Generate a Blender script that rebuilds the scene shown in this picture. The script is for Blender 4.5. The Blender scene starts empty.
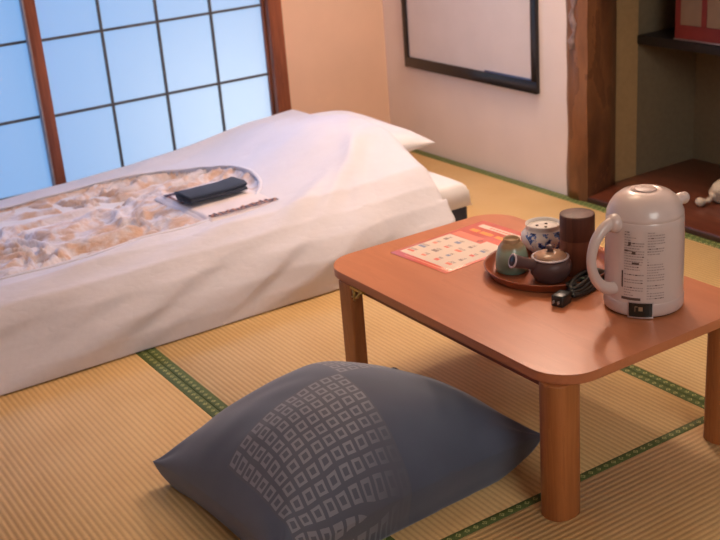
import bpy, bmesh, math, random
from mathutils import Vector, Matrix, noise
random.seed(7)
S = bpy.context.scene
COL = S.collection
PI = math.pi

# ------------------------------------------------------------------ camera, world, light, exposure
cam_d = bpy.data.cameras.new('camera'); cam = bpy.data.objects.new('camera', cam_d); COL.objects.link(cam)
CAMH = 1.30
_p = (0.37227469, -0.07895922, 0.55252578)            # pitch, roll, yaw
fw = Vector((math.sin(_p[2])*math.cos(_p[0]), math.cos(_p[2])*math.cos(_p[0]), -math.sin(_p[0])))
rt = fw.cross(Vector((0, 0, 1))).normalized(); up = rt.cross(fw)
r2 = rt*math.cos(_p[1]) + up*math.sin(_p[1]); u2 = -rt*math.sin(_p[1]) + up*math.cos(_p[1])
cam.matrix_world = Matrix(((r2.x, u2.x, -fw.x, 0), (r2.y, u2.y, -fw.y, 0), (r2.z, u2.z, -fw.z, CAMH), (0, 0, 0, 1)))
cam_d.sensor_width = 36; cam_d.lens = 1122.33/720*36
cam_d.dof.use_dof = True; cam_d.dof.focus_distance = 2.25; cam_d.dof.aperture_fstop = 6.3
S.camera = cam

S.view_settings.view_transform = 'Standard'; S.view_settings.look = 'None'
S.view_settings.gamma = 1; S.view_settings.use_curve_mapping = False
S.view_settings.exposure = 0.66

W = bpy.data.worlds.new('outside'); S.world = W; W.use_nodes = True
W.node_tree.nodes['Background'].inputs[0].default_value = (0.42, 0.62, 0.95, 1)
W.node_tree.nodes['Background'].inputs[1].default_value = 0.5

def light(name, kind, loc, power, color, size=0.2, target=None, size_y=None, spread=None):
    l = bpy.data.lights.new(name, kind); l.energy = power; l.color = color
    if kind == 'AREA':
        l.size = size
        if size_y: l.shape = 'RECTANGLE'; l.size_y = size_y
        if spread: l.spread = spread
    elif kind == 'POINT': l.shadow_soft_size = size
    o = bpy.data.objects.new(name, l); COL.objects.link(o); o.location = loc
    if target is not None:
        o.rotation_euler = (Vector(target)-Vector(loc)).to_track_quat('-Z', 'Y').to_euler()
    return o
# warm room lamp, warm ceiling lamp over the middle of the room, daylight falling on the paper windows from outside
light('room_lamp', 'POINT', (2.48, 2.78, 1.66), 27.0, (1.0, 0.75, 0.58), 0.06)
light('ceiling_lamp', 'AREA', (1.95, 2.6, 2.30), 3.2, (1.0, 0.74, 0.48), 0.5, (1.95, 2.6, 0), spread=math.radians(90))
light('fill_light', 'AREA', (0.9, -0.9, 1.9), 6.8, (1.0, 0.97, 0.92), 1.2, (2.6, 2.6, 0.4), spread=math.radians(100))  # added soft fill from behind the camera, no real lamp there
light('daylight', 'AREA', (2.05, 4.68, 0.18), 17, (1.0, 0.88, 0.60), 0.7, (2.0, 4.05, 0.18))
light('bed_fill_light', 'AREA', (1.3, 5.35, 3.2), 66, (0.16, 0.47, 1.0), 1.4, (1.3, 3.3, 0.2))  # added cool lamp brightening the bed top through the clear upper panes

# ------------------------------------------------------------------ materials
def srgb(r, g, b):
    f = lambda c: (c/255/12.92) if c/255 <= 0.04045 else ((c/255+0.055)/1.055)**2.4
    return (f(r), f(g), f(b), 1)
class NT:
    def __init__(s, name):
        m = bpy.data.materials.new(name); m.use_nodes = True
        s.m = m; s.t = m.node_tree; s.n = s.t.nodes; s.b = s.n['Principled BSDF']
    def new(s, k, **kw):
        n = s.n.new(k)
        for a, v in kw.items(): setattr(n, a, v)
        return n
    def link(s, a, b): s.t.links.new(a, b)
    def coord(s, scale=(1, 1, 1), rot=(0, 0, 0)):
        c = s.new('ShaderNodeTexCoord'); m = s.new('ShaderNodeMapping')
        m.inputs['Scale'].default_value = scale; m.inputs['Rotation'].default_value = rot
        s.link(c.outputs['Object'], m.inputs[0]); return m.outputs[0]
    def noise(s, vec, scale, detail=3, rough=0.5):
        n = s.new('ShaderNodeTexNoise'); n.inputs['Scale'].default_value = scale
        n.inputs['Detail'].default_value = detail; n.inputs['Roughness'].default_value = rough
        s.link(vec, n.inputs['Vector']); return n.outputs['Fac']
    def ramp(s, fac, stops):
        r = s.new('ShaderNodeValToRGB'); e = r.color_ramp.elements
        e[0].position, e[0].color = stops[0]; e[1].position, e[1].color = stops[-1]
        for p, c in stops[1:-1]:
            k = e.new(p); k.color = c
        s.link(fac, r.inputs[0]); return r.outputs[0]
    def math(s, op, a, b=None, c=None):
        n = s.new('ShaderNodeMath', operation=op)
        for i, v in enumerate((a, b, c)):
            if v is None: continue
            if isinstance(v, (int, float)): n.inputs[i].default_value = v
            else: s.link(v, n.inputs[i])
        return n.outputs[0]
    def mix(s, fac, a, b):
        n = s.new('ShaderNodeMix', data_type='RGBA')
        for i, v in ((0, fac), (6, a), (7, b)):
            if isinstance(v, (int, float)): n.inputs[i].default_value = v
            elif isinstance(v, tuple): n.inputs[i].default_value = v
            else: s.link(v, n.inputs[i])
        return n.outputs[2]
    def sep(s, v):
        n = s.new('ShaderNodeSeparateXYZ'); s.link(v, n.inputs[0]); return n.outputs
    def bump(s, h, strength=0.3, dist=0.002):
        b = s.new('ShaderNodeBump'); b.inputs['Strength'].default_value = strength; b.inputs['Distance'].default_value = dist
        s.link(h, b.inputs['Height']); s.link(b.outputs[0], s.b.inputs['Normal'])
    def col(s, c):
        if isinstance(c, tuple): s.b.inputs['Base Color'].default_value = c
        else: s.link(c, s.b.inputs['Base Color'])
    def rough(s, r): s.b.inputs['Roughness'].default_value = r
def dk(c, k): return (c[0]*k, c[1]*k, c[2]*k, 1)
def plain(name, c, rough=0.5, var=0.10, scale=30, bump=0.15, metal=0, coat=0):
    t = NT(name); v = t.coord(); n = t.noise(v, scale, 4)
    t.col(t.ramp(n, [(0.3, dk(c, 1-var)), (0.7, dk(c, 1+var))])); t.rough(rough)
    t.b.inputs['Metallic'].default_value = metal; t.b.inputs['Coat Weight'].default_value = coat
    if bump: t.bump(n, bump, 0.001)
    return t.m
def wood(name, c1, c2, axis=0, scale=9, rough=0.35, stretch=14, coat=0.0, bump=0.05):
    t = NT(name); sc = [stretch, stretch, stretch]; sc[axis] = 1.0
    v = t.coord(tuple(sc)); n = t.noise(v, scale/4, 6, 0.6)
    w = t.math('FRACT', t.math('MULTIPLY', n, 5))
    f = t.mix(0.75, w, n)
    t.col(t.ramp(f, [(0.25, c1), (0.8, c2)])); t.rough(rough); t.b.inputs['Coat Weight'].default_value = coat
    t.b.inputs['Coat Roughness'].default_value = 0.15
    t.bump(n, bump, 0.001); return t.m
def cloth(name, c, scale=900, rough=0.9, bump=0.1, sheen=0.2, var=0.05, crease=0):
    t = NT(name); v = t.coord(); n = t.noise(v, scale, 2); n2 = t.noise(v, 14, 4)
    t.col(t.ramp(n2, [(0.3, dk(c, 1-var)), (0.7, dk(c, 1+var))])); t.rough(rough)
    t.b.inputs['Sheen Weight'].default_value = sheen
    if crease:
        n3 = t.noise(t.coord((1, 2.2, 1), (0, 0, 0.5)), 9 if crease > 0.7 else 5, 4, 0.5); t.bump(t.math('MULTIPLY_ADD', n, 0.02, t.math('ABSOLUTE', t.math('SUBTRACT', n3, 0.5))), crease, 0.03)
    else: t.bump(n, bump, 0.0006)
    return t.m
def tatami(name, axis):
    t = NT(name); v = t.coord(); xyz = t.sep(v); a = xyz[0] if axis == 'Y' else xyz[1]
    ph = t.math('MULTIPLY', a, 2*PI/0.0137)
    wv = t.math('MULTIPLY_ADD', t.math('SINE', ph), 0.5, 0.5)
    st = t.coord((90, 700, 1) if axis == 'Y' else (700, 90, 1)); n = t.noise(st, 1, 3)
    big = t.noise(v, 6, 4)
    base = t.ramp(wv, [(0.0, srgb(190, 152, 104)), (0.45, srgb(216, 180, 122)), (1.0, srgb(226, 192, 134))])
    c2 = t.mix(0.22, base, t.ramp(n, [(0.3, srgb(150, 112, 62)), (0.7, srgb(238, 208, 150))]))
    c3 = t.mix(0.25, c2, t.ramp(big, [(0.35, srgb(196, 154, 92)), (0.7, srgb(222, 190, 136))]))
    t.col(c3); t.rough(0.62)
    t.bump(t.math('MULTIPLY_ADD', n, 0.3, wv), 0.6, 0.0016); return t.m
def heri(name, axis):
    t = NT(name); v = t.coord(); xyz = t.sep(v)
    a, b = (xyz[1], xyz[0]) if axis == 'Y' else (xyz[0], xyz[1])
    s = 0.0222
    ga = t.math('DIVIDE', a, s); gb = t.math('DIVIDE', b, s)
    row = t.math('FLOOR', gb); par = t.math('MULTIPLY', t.math('MODULO', row, 2), 0.5)
    fa = t.math('ABSOLUTE', t.math('SUBTRACT', t.math('FRACT', t.math('ADD', ga, par)), 0.5))
    fb = t.math('ABSOLUTE', t.math('SUBTRACT', t.math('FRACT', gb), 0.5))
    d = t.math('ADD', fa, fb)
    ring = t.math('MULTIPLY', t.math('GREATER_THAN', d, 0.16), t.math('LESS_THAN', d, 0.30))
    dot = t.math('LESS_THAN', d, 0.07); m = t.math('MAXIMUM', ring, dot)
    n = t.noise(v, 260, 3); m = t.math('MULTIPLY', m, t.math('GREATER_THAN', n, 0.42))
    g = t.ramp(t.noise(v, 600, 2), [(0.3, srgb(62, 78, 34)), (0.7, srgb(96, 112, 54))])
    t.col(t.mix(t.math('MULTIPLY', m, 0.8), g, srgb(190, 190, 120))); t.rough(0.7); t.bump(n, 0.2, 0.0006); return t.m
M = {}
M['plaster_warm'] = plain('plaster_warm', srgb(226, 190, 166), 0.9, 0.04, 5, 0.1)
M['plaster_pale'] = plain('plaster_pale', srgb(240, 228, 228), 0.9, 0.03, 5, 0.1)
M['plaster_lit'] = plain('plaster_lit', srgb(172, 142, 98), 0.95, 0.06, 60, 0.3)  # lit copy of the shaded olive alcove plaster, light put into the colour
M['plaster_olive'] = plain('plaster_olive', srgb(122, 108, 84), 0.95, 0.06, 60, 0.3)
M['ceiling'] = wood('ceiling_boards', srgb(214, 196, 172), srgb(228, 212, 190), 0)
M['tatami_y'] = tatami('tatami_rush_y', 'Y'); M['tatami_x'] = tatami('tatami_rush_x', 'X')
M['heri_y'] = heri('green_brocade_y', 'Y'); M['heri_x'] = heri('green_brocade_x', 'X')
M['sub'] = plain('floor_boards', srgb(90, 66, 40), 0.8)
M['frame_wood'] = wood('window_wood', srgb(112, 58, 38), srgb(160, 92, 62), 2, rough=0.45)
M['muntin'] = plain('muntin_wood', srgb(84, 82, 84), 0.5, 0.08)
M['stile_edge'] = plain('stile_edge', srgb(150, 140, 146), 0.5, 0.05)
M['black'] = plain('black_lacquer', srgb(30, 27, 30), 0.25, 0.15, 20, 0.03)
M['panel'] = plain('fusuma_paper', srgb(226, 218, 222), 0.85, 0.03, 8, 0.1)
M['post'] = wood('post_wood', srgb(88, 56, 40), srgb(158, 106, 68), 2, 7, 0.35, 3)
M['board'] = wood('alcove_board', srgb(84, 42, 30), srgb(118, 64, 46), 1, 9, 0.3, 10, 0.1)
M['shelf'] = plain('shelf_black', srgb(34, 30, 32), 0.5, 0.1)
M['red_band'] = plain('red_paper', srgb(132, 46, 44), 0.6, 0.06)
M['washi'] = plain('pale_paper', srgb(150, 128, 110), 0.8, 0.05)
M['table'] = wood('table_wood', srgb(184, 112, 74), srgb(198, 124, 84), 1, 5, 0.34, 10, 0.12, 0.02)
M['table_edge'] = wood('table_edge', srgb(124, 62, 40), srgb(146, 78, 50), 1, 5, 0.35, 10)
M['leg'] = wood('leg_wood', srgb(150, 88, 44), srgb(184, 116, 64), 2, 8, 0.38, 16, 0.1)
M['white_quilt'] = cloth('white_quilt_cover', srgb(218, 216, 228), 700, 0.85, 0.08, 0.2, 0.015, crease=0.32)
def net_cloth():
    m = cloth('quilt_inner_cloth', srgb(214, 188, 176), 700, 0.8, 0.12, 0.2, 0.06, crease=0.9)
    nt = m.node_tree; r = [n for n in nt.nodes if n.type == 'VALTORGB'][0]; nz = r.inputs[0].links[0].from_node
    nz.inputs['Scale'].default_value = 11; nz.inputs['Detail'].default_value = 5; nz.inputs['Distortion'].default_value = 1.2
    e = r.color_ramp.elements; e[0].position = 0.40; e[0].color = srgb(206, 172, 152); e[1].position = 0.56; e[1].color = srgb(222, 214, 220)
    return m
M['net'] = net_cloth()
M['sheet'] = cloth('white_sheet', srgb(228, 224, 228), 700)
M['navy_mattress'] = cloth('navy_mattress', srgb(50, 50, 66), 500)
M['yukata'] = cloth('yukata_cotton', srgb(228, 218, 224), 500)
M['ink'] = plain('indigo_print', srgb(76, 60, 84), 0.8)
M['ink_brown'] = plain('brown_print', srgb(176, 120, 100), 0.8)
M['obi'] = cloth('navy_obi', srgb(44, 54, 74), 500, 0.9, 0.15, 0.1, 0.12)
M['kettle'] = plain('kettle_plastic', srgb(206, 186, 178), 0.28, 0.01, 10, 0, 0, 0.3)
M['kettle_base'] = plain('kettle_base_plastic', srgb(198, 176, 168), 0.32, 0.01, 10, 0)
M['grey_print'] = plain('grey_print', srgb(162, 142, 136), 0.6)
M['dark_print'] = plain('dark_print', srgb(92, 70, 62), 0.6)
M['badge'] = plain('badge_black', srgb(34, 36, 32), 0.25, 0.05, 10, 0)
M['silver'] = plain('badge_silver', srgb(190, 178, 176), 0.3, 0.03, 10, 0, 0.6)
M['gold'] = plain('gold_ink', srgb(150, 124, 96), 0.4)
M['tray'] = wood('tray_wood', srgb(122, 58, 34), srgb(160, 84, 48), 0, 6, 0.3, 8, 0.2)
M['bark'] = wood('caddy_bark', srgb(96, 54, 40), srgb(136, 82, 60), 2, 6, 0.4, 12, 0.1)
M['bark_dark'] = wood('caddy_lid_bark', srgb(66, 38, 30), srgb(108, 66, 52), 2, 6, 0.55, 12, 0.0)
M['pot'] = plain('brown_stoneware', srgb(88, 64, 62), 0.42, 0.12, 25, 0.05)
M['pot_lid'] = plain('lid_glaze', srgb(170, 134, 110), 0.2, 0.2, 30, 0.03)
M['pot_rim'] = plain('pale_rim', srgb(190, 176, 180), 0.25, 0.06)
M['clay'] = plain('bare_clay', srgb(162, 128, 92), 0.6, 0.14, 30, 0.1)
M['clay_dark'] = plain('dark_clay', srgb(104, 80, 62), 0.5, 0.2, 25, 0.1)
M['hole'] = plain('hole_dark', srgb(60, 40, 30), 0.6)
M['spot'] = plain('spot_dark', srgb(28, 30, 44), 0.3)
M['white_glaze'] = plain('white_glaze', srgb(222, 216, 212), 0.2, 0.02, 10, 0)
M['leaf_red'] = plain('leaflet_red', srgb(232, 112, 96), 0.3, 0.04, 10, 0, 0, 0.4)
M['leaf_pink'] = plain('leaflet_pink', srgb(240, 142, 118), 0.3, 0.03, 10, 0)
M['leaf_white'] = plain('leaflet_white', srgb(232, 214, 200), 0.3, 0.02, 10, 0)
M['leaf_orange'] = plain('leaflet_orange', srgb(250, 170, 90), 0.3, 0.02, 10, 0)
M['leaf_blue'] = plain('leaflet_blue', srgb(140, 150, 180), 0.4)
M['cord'] = plain('black_rubber', srgb(30, 32, 30), 0.35, 0.2, 40, 0.1)
M['cord_fleck'] = plain('cord_fleck', srgb(110, 130, 110), 0.3)
M['brass'] = plain('brass', srgb(190, 160, 90), 0.35, 0.05, 10, 0, 0.8)
M['rope'] = cloth('white_rope', srgb(200, 184, 168), 300)
# green to clay glaze of the small cup
t = NT('green_glaze'); v = t.coord(); z = t.sep(v)[2]; n = t.noise(v, 30, 3)
zz = t.math('MULTIPLY_ADD', n, 0.02, z)
t.col(t.ramp(t.math('DIVIDE', zz, 0.075), [(0.25, srgb(122, 152, 136)), (0.78, srgb(150, 164, 140)), (0.9, srgb(150, 122, 90))])); t.rough(0.22)
M['green_glaze'] = t.m
# white glaze with blue flower sprays
t = NT('blue_white_glaze'); v = t.coord(); z = t.sep(v)[2]; n = t.noise(v, 26, 5, 0.7); n2 = t.noise(v, 9, 2)
m = t.math('MULTIPLY', t.math('GREATER_THAN', n, 0.50), t.math('GREATER_THAN', n2, 0.40))
m = t.math('MULTIPLY', m, t.math('LESS_THAN', z, 0.058))
t.col(t.mix(m, srgb(226, 218, 212), t.ramp(n, [(0.5, srgb(90, 120, 190)), (0.6, srgb(36, 40, 74))]))); t.rough(0.18)
M['blue_white'] = t.m
# zabuton cloth: denim-blue with woven squares in alternating patches
t = NT('zabuton_cloth'); v = t.coord(); X = t.sep(v)
s = 0.0275
wob = t.math('MULTIPLY', t.math('SUBTRACT', t.noise(v, 7, 2), 0.5), 0.02)
px = t.math('ADD', X[0], wob); py = t.math('ADD', X[1], wob)
fx = t.math('ABSOLUTE', t.math('SUBTRACT', t.math('FRACT', t.math('DIVIDE', px, s)), 0.5))
fy = t.math('ABSOLUTE', t.math('SUBTRACT', t.math('FRACT', t.math('DIVIDE', py, s)), 0.5))
d = t.math('MAXIMUM', fx, fy)
ring = t.math('MULTIPLY', t.math('GREATER_THAN', d, 0.19), t.math('LESS_THAN', d, 0.36))
JX, JY = 0.0, -0.0275
inx = t.math('MULTIPLY', t.math('LESS_THAN', px, JX), t.math('GREATER_THAN', px, JX-0.275))
iny = t.math('MULTIPLY', t.math('LESS_THAN', py, JY), t.math('GREATER_THAN', py, JY-0.40))
pb = t.math('MULTIPLY', inx, iny)
pa = t.math('MULTIPLY', t.math('GREATER_THAN', px, JX), t.math('GREATER_THAN', py, JY))
pm = t.math('MAXIMUM', pa, pb)
fade = t.ramp(t.math('ADD', t.math('SUBTRACT', px, t.math('MULTIPLY', py, 0.9)), t.math('MULTIPLY', wob, 2)), [(0.10, (1, 1, 1, 1)), (0.20, (0.06, 0.06, 0.06, 1))])
fade2 = t.math('MAXIMUM', fade, pa)
msk = t.math('MULTIPLY', t.math('MULTIPLY', ring, pm), fade2)
n = t.noise(v, 900, 2); n2 = t.noise(v, 5, 3)
base = t.ramp(n2, [(0.3, srgb(70, 80, 102)), (0.7, srgb(82, 94, 116))])
base = t.mix(t.math('MULTIPLY', pm, 0.5), base, srgb(92, 94, 106))
t.col(t.mix(t.math('MULTIPLY', msk, 0.6), base, srgb(150, 154, 166))); t.rough(0.75)
t.b.inputs['Sheen Weight'].default_value = 0.35; t.bump(n, 0.15, 0.0006)
M['zabuton'] = t.m
# shoji paper: daylight through translucent paper
t = NT('shoji_paper'); v = t.coord(); n = t.noise(v, 4, 3)
tr = t.new('ShaderNodeBsdfTranslucent'); tr.inputs[0].default_value = (0.42, 0.43, 0.43, 1)
em = t.new('ShaderNodeEmission'); em.inputs[0].default_value = (0.22, 0.50, 1.0, 1); em.inputs[1].default_value = 0.30
df = t.new('ShaderNodeBsdfDiffuse'); df.inputs[0].default_value = (0.35, 0.36, 0.38, 1)
a1 = t.new('ShaderNodeMixShader'); a1.inputs[0].default_value = 0.3
t.link(tr.outputs[0], a1.inputs[1]); t.link(df.outputs[0], a1.inputs[2])
a2 = t.new('ShaderNodeAddShader'); t.link(a1.outputs[0], a2.inputs[0]); t.link(em.outputs[0], a2.inputs[1])
t.link(a2.outputs[0], t.n['Material Output'].inputs[0]); M['shoji'] = t.m

t = NT('clear_glass'); tp_ = t.new('ShaderNodeBsdfTransparent'); gl = t.new('ShaderNodeBsdfGlossy'); gl.inputs['Roughness'].default_value = 0.02
a1 = t.new('ShaderNodeMixShader'); a1.inputs[0].default_value = 0.06; t.link(tp_.outputs[0], a1.inputs[1]); t.link(gl.outputs[0], a1.inputs[2])
t.link(a1.outputs[0], t.n['Material Output'].inputs[0]); M['glass'] = t.m

# ------------------------------------------------------------------ mesh helpers
class MB:
    def __init__(s): s.bm = bmesh.new(); s.mats = []
    def mi(s, m):
        if m is None: return 0
        if m not in s.mats: s.mats.append(m)
        return s.mats.index(m)
    def _set(s, before, m, smooth=False):
        i = s.mi(m)
        for f in s.bm.faces:
            if f not in before: f.material_index = i; f.smooth = smooth
    def box(s, x0, x1, y0, y1, z0, z1, bev=0.0, m=None, mat=None, seg=2):
        before = set(s.bm.faces)
        r = bmesh.ops.create_cube(s.bm, size=1); vs = r['verts']
        for v in vs: v.co = Vector(((x0+x1)/2+v.co.x*(x1-x0), (y0+y1)/2+v.co.y*(y1-y0), (z0+z1)/2+v.co.z*(z1-z0)))
        if bev:
            es = list({e for v in vs for e in v.link_edges})
            bmesh.ops.bevel(s.bm, geom=es, offset=bev, segments=seg, affect='EDGES', profile=0.5)
        if mat is not None:
            nv = {v for f in s.bm.faces if f not in before for v in f.verts}
            for v in nv: v.co = mat @ v.co
        s._set(before, m, bool(bev)); return s
    def prism(s, pts, z0, z1, m=None, bev=0.0, smooth=False):
        before = set(s.bm.faces)
        lo = [s.bm.verts.new((x, y, z0)) for x, y in pts]; hi = [s.bm.verts.new((x, y, z1)) for x, y in pts]
        n = len(pts); s.bm.faces.new(lo[::-1]); s.bm.faces.new(hi)
        for i in range(n): s.bm.faces.new((lo[i], lo[(i+1) % n], hi[(i+1) % n], hi[i]))
        if bev:
            es = [e for e in s.bm.edges if (e.verts[0] in hi and e.verts[1] in hi) or (e.verts[0] in lo and e.verts[1] in lo)]
            bmesh.ops.bevel(s.bm, geom=es, offset=bev, segments=3, affect='EDGES', profile=0.5)
        s._set(before, m, smooth); return s
    def lathe(s, prof, cx=0, cy=0, cz=0, seg=48, m=None, mat=None, flute=None):
        before = set(s.bm.faces); rings = []
        for r, z in prof:
            if r < 1e-6: rings.append([s.bm.verts.new((cx, cy, cz+z))])
            else: rings.append([s.bm.verts.new((cx+r*math.cos(2*PI*i/seg), cy+r*math.sin(2*PI*i/seg), cz+z)) for i in range(seg)])
        for a, b in zip(rings, rings[1:]):
            for i in range(seg):
                j = (i+1) % seg
                if len(a) == 1 and len(b) == 1: continue
                if len(a) == 1: s.bm.faces.new((a[0], b[j], b[i]))
                elif len(b) == 1: s.bm.faces.new((a[i], a[j], b[0]))
                else: s.bm.faces.new((a[i], a[j], b[j], b[i]))
        if mat is not None:
            for rr in rings:
                for v in rr: v.co = mat @ v.co
        s._set(before, m, True); return s
    def tube(s, pts, r, seg=12, m=None, closed=False, flat=1.0):
        before = set(s.bm.faces); pts = [Vector(p) for p in pts]; n = len(pts); rings = []
        rs = r if isinstance(r, (list, tuple)) else [r]*n
        nrm = None
        for i, p in enumerate(pts):
            a = pts[(i-1) % n] if closed or i > 0 else p; b = pts[(i+1) % n] if closed or i < n-1 else p
            tdir = (b-a).normalized()
            if nrm is None:
                ref = Vector((0, 0, 1)) if abs(tdir.z) < 0.9 else Vector((1, 0, 0)); nrm = (ref-tdir*ref.dot(tdir)).normalized()
            else: nrm = (nrm-tdir*nrm.dot(tdir)).normalized()
            bi = tdir.cross(nrm)
            rings.append([s.bm.verts.new(p+(nrm*math.cos(2*PI*k/seg)*flat+bi*math.sin(2*PI*k/seg))*rs[i]) for k in range(seg)])
        rr = list(zip(rings, rings[1:])) + ([(rings[-1], rings[0])] if closed else [])
        for a, b in rr:
            for k in range(seg): s.bm.faces.new((a[k], a[(k+1) % seg], b[(k+1) % seg], b[k]))
        if not closed: s.bm.faces.new(rings[0][::-1]); s.bm.faces.new(rings[-1])
        s._set(before, m, True); return s
    def quad(s, pts, m=None):
        before = set(s.bm.faces); s.bm.faces.new([s.bm.verts.new(p) for p in pts]); s._set(before, m); return s
    def ball(s, c, r, m=None, sc=(1, 1, 1), seg=20):
        before = set(s.bm.faces)
        vs = bmesh.ops.create_uvsphere(s.bm, u_segments=seg, v_segments=seg//2+2, radius=r)['verts']
        for v in vs: v.co = Vector((v.co.x*sc[0]+c[0], v.co.y*sc[1]+c[1], v.co.z*sc[2]+c[2]))
        s._set(before, m, True); return s
    def grid(s, nu, nv, fn, m=None, keep=None):
        before = set(s.bm.faces)
        g = [[s.bm.verts.new(fn(i/nu, j/nv)) for j in range(nv+1)] for i in range(nu+1)]
        for i in range(nu):
            for j in range(nv):
                if keep and not keep((i+.5)/nu, (j+.5)/nv): continue
                s.bm.faces.new((g[i][j], g[i+1][j], g[i+1][j+1], g[i][j+1]))
        loose = [v for r_ in g for v in r_ if not v.link_faces]
        bmesh.ops.delete(s.bm, geom=loose, context='VERTS')
        s._set(before, m, True); return s
    def build(s, name, m=None, parent=None, origin=None, autosmooth=None, norm=True):
        if norm: bmesh.ops.recalc_face_normals(s.bm, faces=s.bm.faces)
        me = bpy.data.meshes.new(name)
        o = bpy.data.objects.new(name, me)
        org = Vector(origin) if origin is not None else Vector((0, 0, 0))
        if origin is not None: bmesh.ops.translate(s.bm, verts=s.bm.verts, vec=-org)
        s.bm.to_mesh(me); s.bm.free()
        if s.mats and m is None: [me.materials.append(x) for x in s.mats]
        elif m is not None: me.materials.append(m)
        COL.objects.link(o); o.location = org
        if parent is not None: o.parent = parent
        if autosmooth: 
            md = o.modifiers.new('wn', 'WEIGHTED_NORMAL'); md.keep_sharp = True
        return o
def tag(o, label=None, cat=None, group=None, kind=None):
    if label: o['label'] = label
    if cat: o['category'] = cat
    if group: o['group'] = group
    if kind: o['kind'] = kind
    return o
def struct(o): o['kind'] = 'structure'; return o
def empty(name, loc, label, cat, group=None, rz=0):
    o = bpy.data.objects.new(name, None); o.empty_display_size = 0.05; COL.objects.link(o)
    o.location = loc; o.rotation_euler = (0, 0, rz); tag(o, label, cat, group); return o
def solid(o, th, off=-1):
    md = o.modifiers.new('solid', 'SOLIDIFY'); md.thickness = th; md.offset = off; return o
def rrect(x0, x1, y0, y1, r, n=8):
    pts = []
    for cx, cy, a0 in ((x1-r, y1-r, 0), (x0+r, y1-r, 90), (x0+r, y0+r, 180), (x1-r, y0+r, 270)):
        for k in range(n+1):
            a = math.radians(a0+90*k/n); pts.append((cx+r*math.cos(a), cy+r*math.sin(a)))
    return pts
def sst(a, b, x):
    t_ = max(0, min(1, (x-a)/(b-a))); return t_*t_*(3-2*t_)

# ------------------------------------------------------------------ the room
WX, WY = 2.717, 4.053          # right wall plane, window wall plane
CH = 2.40
struct(MB().box(-1.2, 3.6, -1.2, 4.4, -0.15, -0.05).build('floor', M['sub']))
struct(MB().box(-1.2, 3.6, -1.2, 4.4, CH, CH+0.08).build('ceiling', M['ceiling']))
w = MB()
w.box(2.208, 2.90, WY, WY+0.14, -0.05, CH).box(-1.2, 2.208, WY, WY+0.14, 1.80, CH).box(-1.2, -0.72, WY, WY+0.14, -0.05, 1.80)
w.box(-0.72, 2.208, WY, WY+0.14, -0.05, 0.03)
struct(w.build('wall_left', M['plaster_warm']))
w = MB(); w.box(WX, WX+0.14, 2.90, WY, -0.05, CH); w.box(WX, WX+0.14, 0.95, 2.90, 1.0, CH); w.box(WX, WX+0.14, -1.2, 0.95, -0.05, CH)  # middle box: unseen low lintel, lowered to keep lamp light out of the alcove
struct(w.build('wall_right', M['plaster_pale']))
struct(MB().box(-1.3, -1.2, -1.2, 4.2, -0.05, CH).build('wall_back', M['plaster_pale']))
struct(MB().box(-1.3, 3.6, -1.3, -1.2, -0.05, CH).build('wall_near', M['plaster_pale']))
# alcove
struct(MB().box(3.335, 3.43, 0.9, 3.0, -0.05, CH).build('wall_alcove_back', M['plaster_olive']))
w = MB(); w.box(3.02, 3.335, 2.878, 3.0, -0.05, CH)
struct(w.build('wall_alcove_left', M['plaster_olive']))
struct(MB().box(2.86, 3.02, 2.874, 3.0, -0.05, CH).build('wall_alcove_left_lit', M['plaster_lit']))  # lit front strip of the left alcove wall, light painted as lighter plaster
struct(MB().box(2.857, 3.335, 0.83, 0.95, -0.05, CH).build('wall_alcove_right', M['plaster_olive']))
w = MB(); w.box(2.722, 3.335, 0.95, 2.878, -0.05, 0.018, 0.003)
struct(w.build('floor_alcove', M['board']))
# natural alcove post, its room side edge wavy
def post():
    b = MB(); base = [(2.714, 2.917), (2.704, 2.895), (2.706, 2.85), (2.716, 2.815), (2.76, 2.822), (2.84, 2.838), (2.90, 2.862), (2.915, 2.90), (2.88, 2.95), (2.76, 2.95)]
    nz = 60; rings = []
    for k in range(nz+1):
        z_ = CH*k/nz; r_ = []
        for i, (x, y) in enumerate(base):
            am = 0.006 if i in (0, 1, 9) else 0.003
            if i in (0, 1, 2, 3, 4, 5):
                x += noise.noise(Vector((i*3.1, 0, z_*5)))*0.004; y += noise.noise(Vector((i*0.9, 7, z_*6)))*am*1.6
            r_.append(b.bm.verts.new((x, y, z_)))
        rings.append(r_)
    n_ = len(base)
    for a, c in zip(rings, rings[1:]):
        for i in range(n_): f = b.bm.faces.new((a[i], a[(i+1) % n_], c[(i+1) % n_], c[i])); f.smooth = i in (0, 1, 4, 5, 6)
    b.bm.faces.new(rings[0][::-1]); b.bm.faces.new(rings[-1])
    o = b.build('trim_1', M['post']); struct(o)
    k_ = MB()
    k_.tube([Vector((2.705, 2.874+0.008*math.sin(q*1.9), 0.545+q*0.028)) for q in range(12)], [0.004+0.010*abs(math.sin(q*1.1+0.9)) for q in range(12)], 14)
    k_.build('peeled_patch', plain('peeled_bark', srgb(150, 128, 128), 0.35, 0.35, 60, 0.4), o)
post()
struct(MB().box(2.716, 2.730, 0.95, 2.82, -0.03, 0.016, 0.002).build('trim_2', plain('sill_dark', srgb(60, 34, 24), 0.45)))
# corner post between window and plaster wall, head rail, sill
struct(MB().box(2.146, 2.208, WY-0.035, WY+0.10, -0.03, 1.86, 0.003).build('trim_3', M['frame_wood']))
w = MB(); w.box(-0.72, 2.146, WY-0.03, WY+0.10, 1.74, 1.82, 0.003); w.box(-0.72, 2.146, WY-0.01, WY+0.10, -0.03, 0.04, 0.003)
struct(w.build('trim_4', M['frame_wood']))
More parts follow.
